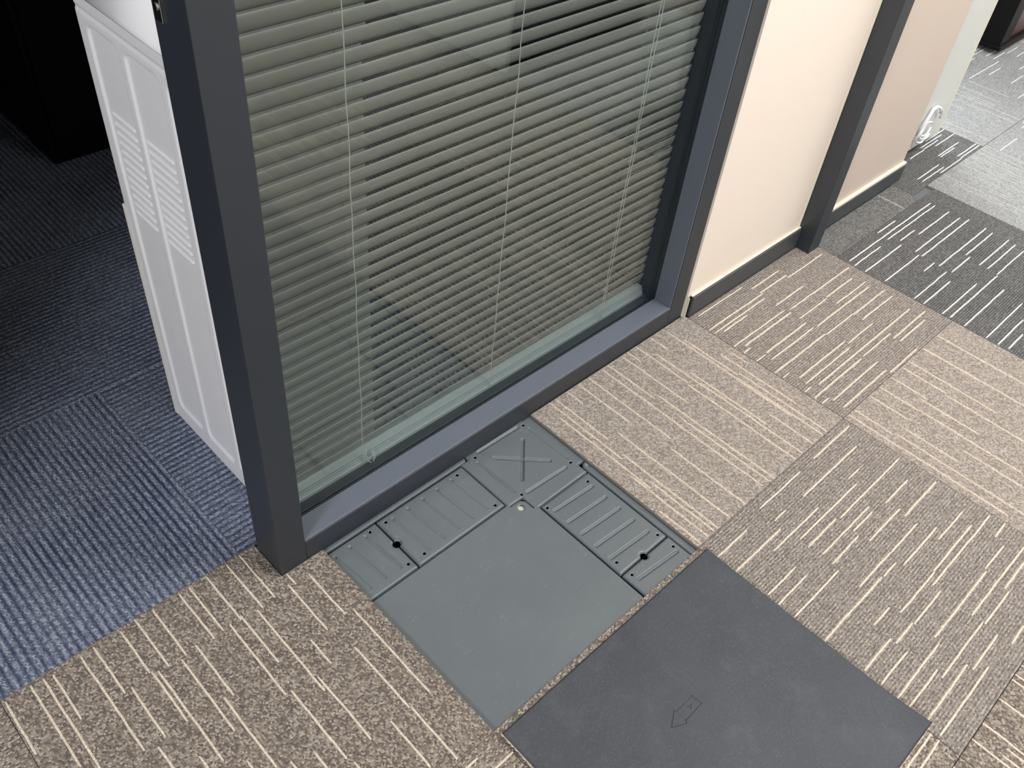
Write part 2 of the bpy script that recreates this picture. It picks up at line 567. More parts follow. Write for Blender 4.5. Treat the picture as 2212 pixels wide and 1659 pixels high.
for x in (0.1425, 0.4495, 0.782):
    n_ = 60
    for dx, yy in ((0.0, 0.4975), (0.006, 0.5265)):
        pts = [(x + dx + 0.0008 * math.sin(k * 1.7), yy + 0.0006 * math.sin(k * 0.9), 0.052 + (2.02 - 0.052) * k / n_) for k in range(n_ + 1)]
        MB().tube(pts, 0.0008, 6).build('ladder_cord', M['cord'], bl)
    if x > 0.7:
        pts = [(x - 0.009 + 0.0012 * math.sin(k * 0.6), 0.4965, 0.060 + (2.02 - 0.060) * k / n_) for k in range(n_ + 1)]
        MB().tube(pts, 0.0008, 6).build('lift_cord', M['cord'], bl)
# cord ends tucked under the rail
MB().tube([(0.148, 0.4975, 0.085), (0.1465, 0.4955, 0.070), (0.1500, 0.4945, 0.056), (0.1555, 0.4950, 0.047), (0.158, 0.4955, 0.046)], 0.0009, 6).build('cord_end', M['cord'], bl, smooth=True)
MB().tube([(0.160, 0.4965, 0.074), (0.1655, 0.4950, 0.064), (0.1650, 0.4948, 0.053), (0.1610, 0.4948, 0.047)], 0.0013, 6).build('cord_end', M['cord'], bl, smooth=True)


# ------------------------------------------------------------------ carpet tiles
BRK = [0.0, 0.10, 0.155, 0.20, 0.25, 0.30, 0.355, 0.405, 0.455, 0.50]


def random_stripes(rng, wx, y0, y1, density=1.0):
    out = []
    x = 0.006
    while x < wx - 0.006:
        a = 0
        for _ in range(2):
            i = rng.randint(a, 6)
            j = min(9, i + rng.choice([2, 2, 3, 3, 4, 5]))
            if rng.random() < 0.86 * density:
                out.append((x + rng.uniform(-0.002, 0.002), BRK[i], BRK[j]))
            a = j
            if a > 6:
                break
            x += 0.0035
        x += rng.uniform(0.007, 0.013)
    res = []
    for (xx, a, b) in out:
        a, b = max(a, y0 + 0.001), min(b, y1 - 0.001)
        if b - a > 0.02 and 0.003 < xx < wx - 0.003:
            res.append((xx, a, b))
    return res


def ridge(verts, faces, mats, x, a, b, w, h, rng, mi=1):
    n = max(2, int((b - a) / 0.011))
    base = len(verts)
    prof = [(-0.5, -0.0008), (-0.36, 0.62), (0.0, 1.0), (0.36, 0.62), (0.5, -0.0008)]
    dx = 0
    for i in range(n + 1):
        y = a + (b - a) * i / n
        dx = dx * 0.6 + rng.uniform(-0.00045, 0.00045)
        t = 0.35 if i in (0, n) else 1.0
        for (px, pz) in prof:
            verts.append((x + dx + px * w * (0.6 + 0.4 * t), y, pz * h * t if pz > 0 else pz))
    for i in range(n):
        for k in range(4):
            p = base + i * 5 + k
            faces.append((p, p + 1, p + 6, p + 5))
            mats.append(mi)


def carpet_tile(label, rects, along, base, stripe, stripes, cat='carpet tile', name='carpet_tile', rng=None, w=0.0042, h=0.0013, group=None, top=0.0, thick=0.0075):
    """rects in world XY; along 'x' or 'y' = direction of the pile rows; stripes = (position across, from, to) in world, local to the tile"""
    rng = rng or random.Random(hash(label) % 1000 if False else len(label) * 7 + int(rects[0][0] * 100))
    x0 = min(r[0] for r in rects)
    x1 = max(r[1] for r in rects)
    y0 = min(r[2] for r in rects)
    y1 = max(r[3] for r in rects)
    cx, cy = (x0 + x1) / 2, (y0 + y1) / 2
    verts, faces, mats = [], [], []

    def to_local(X, Y):
        return (X - cx, Y - cy) if along == 'y' else (Y - cy, -(X - cx))

    e = 0.0006
    for (a, b, c, d) in rects:
        ring = []
        for (zz, ins) in ((-thick, e), (-0.0008, 0.0001), (0.0, 0.0007)):
            ring.append([(a + ins, c + ins, zz), (b - ins, c + ins, zz), (b - ins, d - ins, zz), (a + ins, d - ins, zz)])
        bi = len(verts)
        for rr in ring:
            for (X, Y, zz) in rr:
                u, v = to_local(X, Y)
                verts.append((u, v, zz))
        for k in range(4):
            k2 = (k + 1) % 4
            faces.append((bi + k, bi + k2, bi + 4 + k2, bi + 4 + k)); mats.append(2)
            faces.append((bi + 4 + k, bi + 4 + k2, bi + 8 + k2, bi + 8 + k)); mats.append(0)
        faces.append((bi + 8, bi + 9, bi + 10, bi + 11)); mats.append(0)
        faces.append((bi + 3, bi + 2, bi + 1, bi)); mats.append(2)
    for (p, a, b) in stripes:       # world: p across, a..b along
        if along == 'y':
            ridge(verts, faces, mats, p - cx, a - cy, b - cy, w, h, rng)
        else:
            ridge(verts, faces, mats, p - cy, -(b - cx), -(a - cx), w, h, rng)
    me = bpy.data.meshes.new(name)
    me.from_pydata(verts, [], faces)
    me.polygons.foreach_set('material_index', mats)
    for mm in (base, stripe, M['edge']):
        me.materials.append(mm)
    sm = [m_ == 1 for m_ in mats]
    me.polygons.foreach_set('use_smooth', sm)
    me.update()
    o = bpy.data.objects.new(name, me)
    o.location = (cx, cy, top)
    if along == 'x':
        o.rotation_euler = (0, 0, math.pi / 2)
    COL.objects.link(o)
    if label:
        tag(o, label, cat, group)
    return o


GB, GG, GU = 'brown carpet tiles of the hall floor', 'grey carpet tiles further along the hall', 'blue corded carpet tiles of the room'
LEFT = [(-0.4985, 0.40, 0.502), (-0.4613, 0.344, 0.503), (-0.4432, 0.19, 0.502), (-0.4302, 0.407, 0.499), (-0.3873, 0.307, 0.5), (-0.3663, 0.403, 0.503), (-0.3556, 0.306, 0.406), (-0.3243, 0.409, 0.501), (-0.3214, 0.306, 0.409), (-0.2983, 0.4, 0.506), (-0.2695, 0.4, 0.503), (-0.2242, 0.397, 0.502), (-0.2066, 0.4, 0.504), (-0.1752, 0.398, 0.504), (-0.1384, 0.395, 0.503), (-0.1129, 0.399, 0.505), (-0.3139, 0.222, 0.404), (-0.279, 0.249, 0.398), (-0.2512, 0.297, 0.406), (-0.2644, 0.165, 0.303), (-0.1939, 0.247, 0.403), (-0.1728, 0.298, 0.406), (-0.1476, 0.214, 0.397), (-0.1849, 0.11, 0.248), (-0.0846, 0.295, 0.405), (-0.0739, 0.397, 0.424), (-0.1144, 0.245, 0.298), (-0.1419, 0.109, 0.24), (-0.0474, 0.299, 0.401), (-0.0319, 0.109, 0.299), (-0.0701, 0.11, 0.243), (-0.068, 0.004, 0.11), (-0.1038, 0.021, 0.112),
        (-0.213, 0.02, 0.15), (-0.245, 0.06, 0.16), (-0.29, 0.03, 0.2), (-0.335, 0.05, 0.25), (-0.37, 0.1, 0.3), (-0.405, 0.1, 0.25), (-0.18, 0.01, 0.1)]
DD = [(-0.0347, 0.51, 0.6), (-0.0749, 0.51, 0.651), (-0.1402, 0.513, 0.6), (-0.1632, 0.511, 0.601), (-0.1957, 0.511, 0.653), (-0.057, 0.658, 0.696), (-0.1315, 0.655, 0.753), (-0.1578, 0.661, 0.827), (-0.1805, 0.658, 0.75), (-0.1683, 0.753, 0.822), (-0.1998, 0.756, 0.87), (-0.2541, 0.511, 0.604), (-0.255, 0.604, 0.702), (-0.2385, 0.652, 0.761), (-0.2395, 0.761, 0.863), (-0.269, 0.755, 0.884), (-0.2568, 0.706, 0.750), (-0.2952, 0.603, 0.655), (-0.3273, 0.514, 0.602), (-0.3142, 0.66, 0.787), (-0.3118, 0.787, 0.942), (-0.3585, 0.513, 0.601), (-0.3379, 0.6, 0.658), (-0.3409, 0.658, 0.757), (-0.3879, 0.512, 0.656), (-0.3251, 0.757, 0.993), (-0.4085, 0.513, 0.609), (-0.3776, 0.661, 0.862), (-0.3741, 0.866, 0.942), (-0.4382, 0.512, 0.656), (-0.4204, 0.601, 0.754), (-0.4486, 0.654, 0.751), (-0.4645, 0.506, 0.679), (-0.4011, 0.752, 0.866), (-0.4016, 0.866, 0.972), (-0.3541, 0.95, 0.998), (-0.4244, 0.753, 0.851), (-0.4169, 0.851, 0.946), (-0.4726, 0.752, 0.804),
      (-0.022, 0.66, 0.80), (-0.094, 0.60, 0.75), (-0.112, 0.66, 0.86), (-0.060, 0.75, 0.95), (-0.020, 0.85, 0.99), (-0.135, 0.76, 0.99), (-0.215, 0.86, 0.99), (-0.285, 0.86, 0.96), (-0.175, 0.86, 0.95), (-0.095, 0.86, 0.90)]


BB = [(0.3997, 1.023, 1.2), (0.353, 1.002, 1.218), (0.3385, 1.002, 1.208), (0.3284, 1.026, 1.118), (0.2828, 1.002, 1.206), (0.268, 1.024, 1.212), (0.2559, 1.002, 1.028), (0.3817, 1.211, 1.33), (0.3587, 1.214, 1.33), (0.35, 1.323, 1.484), (0.221, 1.002, 1.037), (0.2237, 1.043, 1.208), (0.3062, 1.203, 1.326), (0.2754, 1.22, 1.489), (0.2027, 1.032, 1.207), (0.2422, 1.208, 1.33), (0.2458, 1.332, 1.454), (0.2001, 1.218, 1.455), (0.216, 1.33, 1.469), (0.1725, 1.002, 1.209), (0.1697, 1.209, 1.328), (0.1675, 1.326, 1.479), (0.1433, 1.326, 1.472), (0.1524, 1.002, 1.029), (0.129, 1.031, 1.223), (0.1204, 1.222, 1.336), (0.1099, 1.026, 1.213), (0.0899, 1.213, 1.459), (0.0604, 1.324, 1.483), (0.0453, 1.328, 1.451), (0.0897, 1.047, 1.214), (0.0742, 1.209, 1.336), (0.0969, 1.002, 1.027), (0.0728, 1.003, 1.199), (0.0431, 1.028, 1.221), (0.0532, 1.002, 1.028), (0.0164, 1.027, 1.21), (0.0061, 1.209, 1.337)]
AA = [(0.9203, 0.217, 0.413), (0.9174, 0.075, 0.217), (0.9311, 0.222, 0.37), (0.9561, 0.087, 0.287), (0.9801, 0.231, 0.274), (0.8751, 0.37, 0.42), (0.8257, 0.274, 0.422), (0.8426, 0.23, 0.379), (0.856, 0.095, 0.294), (0.7771, 0.238, 0.42), (0.7969, 0.383, 0.422), (0.8209, 0.002, 0.274), (0.9379, 0.002, 0.222), (0.9225, 0.002, 0.22), (0.8853, 0.002, 0.11), (0.8456, 0.002, 0.259), (0.7118, 0.156, 0.422), (0.7111, 0.007, 0.156), (0.7318, 0.291, 0.422), (0.7452, 0.002, 0.291), (0.731, 0.005, 0.222), (0.639, 0.281, 0.422), (0.6693, 0.198, 0.422), (0.6487, 0.002, 0.181), (0.6042, 0.376, 0.422), (0.5699, 0.279, 0.42), (0.5992, 0.002, 0.279), (0.5532, 0.226, 0.421), (0.5627, 0.002, 0.234), (0.5388, 0.143, 0.379), (0.5515, 0.003, 0.155), (0.5332, 0.002, 0.188), (0.5111, 0.002, 0.098)]
TT = [(0.3073, 1.693, 1.791), (0.2883, 1.514, 1.96), (0.2697, 1.506, 1.643), (0.2744, 1.686, 1.959), (0.2381, 1.506, 1.695), (0.2501, 1.711, 1.792), (0.2328, 1.781, 1.962), (0.1852, 1.511, 1.692), (0.1988, 1.697, 1.958), (0.1776, 1.692, 1.972), (0.1425, 1.633, 1.693), (0.1026, 1.506, 1.682), (0.1273, 1.688, 1.971), (0.0773, 1.506, 1.651), (0.0928, 1.69, 1.797), (0.1048, 1.796, 1.962), (0.0089, 1.509, 1.776), (0.028, 1.506, 1.697), (0.0607, 1.781, 1.967), (0.0391, 1.784, 1.958), (-0.0287, 1.506, 1.732), (0.0114, 1.779, 1.947), (-0.0834, 1.506, 1.714), (-0.1131, 1.506, 1.65), (-0.1361, 1.512, 1.594)]
CC = [(1.0172, -0.122, -0.002), (1.0199, -0.35, -0.122), (1.0402, -0.093, -0.002), (1.076, -0.22, -0.093), (1.0472, -0.372, -0.097), (1.105, -0.095, -0.002), (1.1487, -0.094, -0.002), (1.1505, -0.324, -0.094), (1.1852, -0.214, -0.078), (1.115, -0.34, -0.21), (1.2481, -0.109, -0.002), (1.2791, -0.212, -0.002), (1.3478, -0.143, -0.002), (1.3495, -0.249, -0.004), (1.2419, -0.289, -0.109), (1.4194, -0.22, -0.002), (1.1975, -0.092, -0.004)]


def dedupe(L, keep):
    # the guessed stripes (after the first KEEP) give way where they would touch a measured one
    out = list(L[:keep])
    for (p, a, b) in L[keep:]:
        if all(abs(p - q) > 0.006 or b < c - 0.004 or a > d + 0.004 for (q, c, d) in out):
            out.append((p, a, b))
    return out


LEFT = dedupe(LEFT, 33)
DD = dedupe(DD, 39)


def rs(seed, x0, x1, y0, y1, along, dens=1.0):
    rng = random.Random(seed)
    if along == 'x':
        return [(y0 + p, x0 + a * (x1 - x0) / 0.5, x0 + b * (x1 - x0) / 0.5) for (p, a, b) in random_stripes(rng, y1 - y0, 0, 0.5, dens)]
    return [(x0 + p, y0 + a, y0 + b) for (p, a, b) in random_stripes(rng, x1 - x0, 0, y1 - y0, dens)]


# brown tiles around the opening
carpet_tile('brown carpet tile with cream stripes around the dark post foot, bordering the blue carpet', [(-0.503, -0.0826, 0.0, 0.5078), (-0.0830, -0.0006, 0.0, 0.4258)], 'y', M['brown'], M['stripe'], LEFT, group=GB)
carpet_tile('brown softly striped carpet tile between the opened floor and the beige wall panel', [(0.5005, 0.999, 0.0003, 0.4245)], 'y', M['brown_lit'], M['stripe_soft'], AA, w=0.0058, h=0.0012, group=GB)
carpet_tile('brown carpet tile with white stripes running along the bright beige wall panel', [(1.0, 1.503, 0.0003, 0.4105)], 'x', M['brown_row_shade'], M['stripe'], BB, group=GB)
carpet_tile('brown carpet tile with white stripes partly covered by the long edge of the upturned tile', [(0.5003, 0.9999, -0.5, -0.0003)], 'x', M['brown_row_shade'], M['stripe'], DD, group=GB, rng=random.Random(3))
carpet_tile('pale brown faintly striped carpet tile beside the dark grey ribbed tile', [(1.0005, 1.503, -0.5, -0.0003)], 'y', M['brown_lit'], M['stripe_soft'], CC, w=0.0058, h=0.0012, group=GB)
carpet_tile('brown carpet tile almost wholly hidden under the upturned black tile', [(-0.0005, 0.4995, -0.5, -0.0003)], 'x', M['brown'], M['stripe'], rs(12, 0.0, 0.5, -0.5, 0.0, 'x', 0.6), group=GB)
carpet_tile('brown carpet tile with stripes, sliver at the photo\'s lower edge beside the blue carpet', [(-1.003, -0.5035, 0.0, 0.5075)], 'x', M['brown'], M['stripe'], rs(18, -1.0, -0.5, 0.0, 0.5, 'x', 0.6), group=GB)
carpet_tile('brown striped carpet tile at the lowest corner, nearest the camera and blue carpet', [(-0.503, -0.001, -0.5, -0.0003)], 'x', M['brown'], M['stripe'], rs(28, -0.5, 0.0, -0.5, 0.0, 'x', 0.6), group=GB)
carpet_tile('brown carpet tile with broad cream stripes just beyond the upturned tile\'s raised corner', [(0.5005, 1.0, -1.0, -0.501)], 'y', M['brown'], M['stripe'], rs(38, 0.5, 1.0, -1.0, -0.5, 'y', 0.6), group=GB)
carpet_tile('brown carpet tile showing only its corner beside the faintly striped pale tile', [(1.0005, 1.503, -1.0, -0.501)], 'x', M['brown_row_shade'], M['stripe'], rs(48, 1.0, 1.5, -1.0, -0.5, 'x', 0.6), group=GB)
carpet_tile('brown carpet tile touching the front edge of the upturned black tile', [(0.0, 0.4995, -1.0, -0.501)], 'y', M['brown'], M['stripe'], rs(58, 0.0, 0.5, -1.0, -0.5, 'y', 0.6), group=GB)

# grey tiles further along
G_ = [
    ('dark grey ribbed carpet tile with long white stripes beside the brown tiles', (1.504, 2.045, -0.19, 0.318), 'x', 'grey_row_shade', 'stripe_white', 61, 0.0042),
    ('narrow cut grey carpet tile along the skirting beyond the dark post', (1.504, 1.955, 0.319, 0.407), 'y', 'grey', 'stripe_grey', 62, 0.003),
    ('grey carpet tile with white stripes in front of the gap beside the far beige panel', (1.956, 2.42, 0.343, 0.84), 'x', 'grey_row_shade', 'stripe_white', 63, 0.0042),
    ('pale grey cross-hatched carpet tile bordering the dark ribbed tile on its far side', (2.046, 2.44, -0.16, 0.342), 'y', 'pale_grey', 'stripe_grey', 64, 0.003),
    ('pale grey carpet tile with white stripes two tiles beyond the dark ribbed one', (2.441, 2.86, -0.16, 0.342), 'x', 'pale_grey', 'stripe_white', 65, 0.0042),
    ('pale grey cross-hatched carpet tile beside the foot of the white cabinet', (2.421, 2.86, 0.343, 0.84), 'y', 'pale_grey', 'stripe_grey', 66, 0.003),
    ('pale grey striped carpet tile leading up to the dark wood cabinet', (2.861, 3.36, 0.343, 0.84), 'x', 'pale_grey', 'stripe_white', 67, 0.0042),
    ('pale grey cross-hatched carpet tile before the dark wood cabinet, at the photo\'s edge', (2.861, 3.36, -0.16, 0.342), 'y', 'pale_grey', 'stripe_grey', 68, 0.003),
    ('pale grey carpet tile under the far end of the dark wood cabinet', (3.361, 3.86, 0.343, 0.84), 'y', 'pale_grey', 'stripe_grey', 69, 0.003),
    ('pale grey carpet tile behind the caster of the dark wood cabinet', (2.861, 3.36, 0.841, 1.34), 'y', 'pale_grey', 'stripe_grey', 70, 0.003),
    ('pale grey carpet tile below the brown tiles\' edge at the photo\'s right border', (1.504, 2.045, -0.69, -0.191), 'y', 'pale_grey', 'stripe_grey', 71, 0.003),
    ('pale grey striped carpet tile furthest out along the border', (2.046, 2.44, -0.66, -0.161), 'x', 'pale_grey', 'stripe_white', 72, 0.0042),
]
for lab, r, al, b_, s_, sd, w_ in G_:
    carpet_tile(lab, [r], al, M[b_], M[s_], TT if sd == 61 else rs(sd, r[0], r[1], r[2], r[3], al, 0.62), w=w_, group=GG)

# blue tiles of the room
B_ = [
    ('blue grey corded carpet tile with ridges meeting the brown carpet edge', (-0.6112, -0.1112, 0.5082, 1.0047), 'y'),
    ('blue corded carpet tile running in under the foot of the white appliance, beside the post', (-0.1110, 0.389, 0.5082, 1.0047), 'x'),
    ('dark blue corded carpet tile whose ridges meet the ends of the brightest blue tile\'s cords', (-0.636, -0.1352, 1.0050, 1.4887), 'x'),
    ('dark blue blurred carpet tile beside the lower back edge of the white appliance', (-0.1350, 0.365, 1.0050, 1.4887), 'x'),
    ('darkest blue carpet tile running up to the black cabinet', (-0.10, 0.40, 1.489, 1.99), 'y'),
    ('dark blue carpet tile along the side of the black cabinet, at the photo\'s left border', (-0.601, -0.1003, 1.489, 1.99), 'y'),
    ('dark blue carpet tile deep in the unlit room beside the black cabinet', (-0.35, 0.15, 1.991, 2.49), 'x'),
    ('blue carpet tile seen dimly through the blind slats behind the white appliance', (0.366, 0.865, 1.005, 1.488), 'y'),
    ('blue carpet tile lying just behind the glass, beyond the white appliance', (0.3895, 0.889, 0.5470, 1.004), 'y'),
    ('blue corded carpet tile at the lower left border next to the brown sliver', (-1.111, -0.6115, 0.5085, 1.004), 'x'),
]
for lab, r, al in B_:
    carpet_tile(lab, [r], al, M['blue'], M['stripe_grey'], [], group=GU, top=0.0015)

# the same carpet beyond the picture, as one field with the slab
fb = MB()
for r in ((-3.2, -1.004, -2.6, 0.434), (-1.003, 6.2, -2.6, -1.001), (1.504, 6.2, -1.0, -0.691), (2.441, 6.2, -0.69, -0.161), (3.361, 6.2, -0.16, 0.342), (3.861, 6.2, 0.343, 3.8), (3.361, 3.86, 0.841, 3.8), (2.05, 2.86, 0.841, 3.8), (2.861, 3.36, 1.341, 3.8), (2.046, 2.44, -0.69, -0.661), (-1.003, -0.001, -1.0, -0.501)):
    fb.box(r[0], r[1], r[2], r[3], -0.0600, -0.0002)
fb = fb.build('floor_carpet', M['brown'])
fb['kind'] = 'structure'
fb = MB()
for r in ((-3.2, -1.112, 0.509, 3.8), (-1.111, -0.637, 1.005, 1.488), (-1.111, -0.602, 1.489, 1.99), (-1.111, -0.351, 1.991, 3.8), (-0.35, 0.15, 2.491, 3.8), (0.151, 1.95, 1.991, 3.8), (0.401, 1.95, 1.489, 1.99), (0.866, 1.95, 1.005, 1.488), (0.89, 1.95, 0.547, 1.004)):
    fb.box(r[0], r[1], r[2], r[3], -0.0600, 0.0010)
fb = fb.build('floor_room', M['blue'])
fb['kind'] = 'structure'
# support under the tiles: raised floor deck left of, right of and in front of the opening, and under the room
dk = MB()
for r in ((-1.003, -0.0006, -1.0, 0.5075), (0.5006, 1.5035, -1.0, 0.53), (-0.0006, 0.5006, -1.0, -0.0010), (1.504, 3.86, -0.69, 1.34), (-1.111, 1.95, 0.5085, 2.49)):
    dk.box(r[0], r[1], r[2], r[3], -0.0590, -0.0078)
struct(dk.build('floor_deck', M['steel']))

# ------------------------------------------------------------------ raised floor panels in the opening
ZM = -0.0085


def seg_d(X, Y, a, b):
    ax, ay, bx, by = *a, *b
    t = np.clip(((X - ax) * (bx - ax) + (Y - ay) * (by - ay)) / ((bx - ax) ** 2 + (by - ay) ** 2), 0, 1)
    return np.hypot(X - ax - t * (bx - ax), Y - ay - t * (by - ay))


def groove(X, Y, a, b, r, dep):
    d = np.clip(seg_d(X, Y, a, b) / r, 0, 1)
    return -dep * (0.5 + 0.5 * np.cos(np.pi * d))


def round_rect(X, Y, x0, x1, y0, y1, c=0.0):
    """distance inside the outline (positive inside)"""
    qx = np.minimum(X - x0, x1 - X)
    qy = np.minimum(Y - y0, y1 - Y)
    return np.minimum(qx, qy)


def edge_drop(D, w, dep):
    """rounded-over lip: 0 inside, falling by dep over the width w at the rim"""
    t = np.clip(1 - D / w, 0, 1)
    return -dep * (1 - np.sqrt(np.clip(1 - t * t, 0, 1)))


def lines(a, b, step):
    n = max(1, int(round((b - a) / step)))
    return list(np.linspace(a, b, n + 1))


def screw_holes(hs, r=0.0026):
    return [(x, y, r) for (x, y) in hs]


def cover(name, label, x0, x1, y0, y1, grooves, holes, extra_cut=None, extra_h=None, step=0.0008, lip=0.0055, dep=0.0026, group=None, rim=(1, 1, 1, 1), scrape=()):
    """grooves: (a, b, radius, depth) ; holes: (x, y, r)"""
    xs, ys = lines(x0, x1, step), lines(y0, y1, step)
    big = 1.0
    bx0, bx1 = (x0 if rim[0] else x0 - big), (x1 if rim[1] else x1 + big)
    by0, by1 = (y0 if rim[2] else y0 - big), (y1 if rim[3] else y1 + big)

    def h(X, Y):
        Z = np.zeros_like(X)
        D = round_rect(X, Y, bx0, bx1, by0, by1)
        if extra_h is not None:
            D = np.minimum(D, extra_h(X, Y))
        for (a, b, r, d) in grooves:
            Z = Z + groove(X, Y, a, b, r * 1.2, d * 2.0)
        for (hx, hy, r) in holes:
            dd = np.hypot(X - hx, Y - hy)
            Z = Z - 0.0006 * np.clip(1 - (dd - r) / 0.0012, 0, 1)
        Z = Z + edge_drop(D, lip, dep)
        Z = Z + np.where(round_rect(X, Y, bx0, bx1, by0, by1) < step * 0.7, -0.0045, 0) + (np.where(D < step * 0.7, -0.0045, 0) if extra_cut is not None else 0)
        return Z

    def cut(X, Y):
        c = np.zeros(X.shape, bool)
        for (hx, hy, r) in holes:
            c |= np.hypot(X - hx, Y - hy) < r * 0.97
        if extra_cut is not None:
            c |= extra_cut(X, Y)
        return c

    o = grid_mesh(name, xs, ys, h, M['steel'], None, cut, [(hx, hy, r, step) for (hx, hy, r) in holes], z0=0.0)
    o.location = (0, 0, ZM)
    tag(o, label, 'floor panel', group)
    return o


GC = 'pressed steel trunking covers in the opened floor'
STEP = 0.0008
# cross-shaped junction cover
CC = [(0.3257, 0.2745, 0.0205), (0.3257, 0.4360, 0.0150), (0.4990, 0.2665, 0.0185), (0.4965, 0.4395, 0.0150)]


def cross_D(X, Y):
    # inside distance of the plate: notched at the four corners by the rounded panel corners
    D = np.full_like(X, 1.0)
    # lower-left notch: x<0.3435 and y<0.2905 (the big panel), with a rounded corner
    for (nx, ny, sx, sy, r) in ((0.3445, 0.2895, -1, -1, 0.013), (0.3285, 0.4215, -1, 1, 0.009), (0.4840, 0.2765, 1, -1, 0.010), (0.4830, 0.4290, 1, 1, 0.008)):
        qx, qy = (X - nx) * sx, (Y - ny) * sy          # both > 0 : inside the notch
        d = np.where((qx > -r) & (qy > -r), np.hypot(np.minimum(qx, 0) , np.minimum(qy, 0)), np.maximum(-qx, -qy))
        inside = (qx > 0) & (qy > 0)
        # soften the notch corner
        d2 = np.minimum(qx, qy)
        d = np.where(inside, -d2, d)
        D = np.minimum(D, d)
    return D


def cross_cut(X, Y):
    return cross_D(X, Y) < -0.0001


XL, XR = 0.3092, 0.5030
YB0, YT = 0.2535, 0.4500
ck = [((0.3450, 0.4185), (0.4700, 0.4185), 0, 0)]
gr = [((0.3565, 0.4238), (0.4600, 0.4215), 0.0042, 0.0014),
      ((0.4770, 0.4036), (0.4790, 0.3034), 0.0042, 0.0006),
      ((0.4594, 0.2870), (0.3605, 0.2920), 0.0042, 0.0014),
      ((0.3385, 0.4044), (0.3425, 0.3081), 0.0042, 0.0006),
      ((0.3715, 0.3923), (0.4476, 0.3194), 0.0046, 0.0020),
      ((0.4454, 0.3909), (0.3742, 0.3200), 0.0046, 0.0020)]
cover('junction_cover', 'square steel junction cover pressed with an X mark, touching the window sill', XL, XR, YB0, YT, gr,
      screw_holes([(0.4733, 0.4182), (0.4756, 0.2898), (0.3481, 0.2950), (0.3426, 0.4170)]), cross_cut, cross_D, rim=(1, 0, 1, 0), group=GC)

# trunking covers along the sill (ribs across) and along the side edge
ribx = [0.2715, 0.2370, 0.2025, 0.1680, 0.1335]
gl = [((x, 0.4050), (x + 0.007, 0.3140), 0.0040, 0.00030) for x in ribx] + [((x, 0.4050), (x + 0.0002, 0.4030), 0.0030, 0.0010) for x in ribx]
SM = screw_holes
HEXL, HEXR = (0.1048, 0.3585), (0.4183, 0.0560)


def hex_cut(c, r=0.0072):
    return lambda X, Y: np.hypot(X - c[0], Y - c[1]) < r


def hex_D(c, r=0.0072):
    return lambda X, Y: np.hypot(X - c[0], Y - c[1]) - r


YA, YBt = 0.2978, 0.4178
cover('trunking_cover', 'longer steel trunking cover beside the window sill with faint ribs and four screw holes', 0.1060, 0.3078, YA, YBt, gl,
      SM([(0.2875, 0.4065), (0.2935, 0.3085), (0.1190, 0.4065), (0.1280, 0.3115)]) + [(*HEXL, 0.0070)], None, hex_D(HEXL), group=GC)
gl = [((x, 0.4050), (x + 0.007, 0.3165), 0.0040, 0.00030) for x in (0.0735, 0.0395, 0.0085)] + [((x, 0.4050), (x + 0.0002, 0.4030), 0.0030, 0.0010) for x in (0.0735, 0.0395, 0.0085)]
cover('trunking_cover', 'steel trunking cover at the post end of the opening, cut short by the carpet edge', -0.0040, 0.1036, YA, YBt, gl,
      SM([(0.0850, 0.4075), (0.0935, 0.3125)]) + [(*HEXL, 0.0070)], None, hex_D(HEXL), rim=(0, 1, 1, 1), group=GC)
gl = [((0.4640, y), (0.3680, y + 0.006), 0.0040, 0.0014) for y in (0.2225, 0.1885, 0.1545, 0.1200, 0.0855)]
cover('trunking_cover', 'steel trunking cover with five clear pressed ribs along the carpet tile edge', 0.3560, 0.4835, 0.0572, 0.2512, gl,
      SM([(0.4665, 0.2362), (0.3605 + 0.002, 0.2422), (0.4720, 0.0693), (0.3700, 0.0790)]) + [(*HEXR, 0.0070)], None, hex_D(HEXR), group=GC)
gl = [((0.4700, y), (0.3740, y + 0.008), 0.0040, 0.0014) for y in (0.0230, -0.010)]
cover('trunking_cover', 'short end of a steel trunking cover tucked under the upturned tile', 0.3570, 0.4845, -0.0200, 0.0548, gl,
      SM([(0.4740, 0.0346), (0.3712, 0.0445)]) + [(*HEXR, 0.0070)], None, hex_D(HEXR), rim=(1, 1, 0, 1), group=GC)
# black box below the seams, the darkness of the void put into its colour
struct(MB().box(-0.0006, 0.5006, -0.0010, 0.50, -0.0595, -0.040).build('floor_void', M['black']))

# large plain panel with a chamfered corner around its screw hole
HB = (0.3257, 0.2735, 0.0066)


def big_D(X, Y):
    d = np.minimum(0.3520 - X, 0.2945 - Y)
    # rounded corner
    r = 0.016
    qx, qy = X - (0.3445 - r), Y - (0.2890 - r)
    return np.where((qx > 0) & (qy > 0), np.minimum(d, r - np.hypot(qx, qy)), d)


def big_shape(X, Y):
    # narrows by a few millimetres round the junction
    d = np.where(Y < 0.258, 0.3525 - X, 0.3435 - X)
    e = np.where(X < 0.312, 0.2950 - Y, 0.2880 - Y)
    D = np.minimum(d, e)
    r = 0.014
    qx, qy = X - (0.3435 - r), Y - (0.2880 - r)
    return np.where((qx > 0) & (qy > 0), r - np.hypot(qx, qy), D)


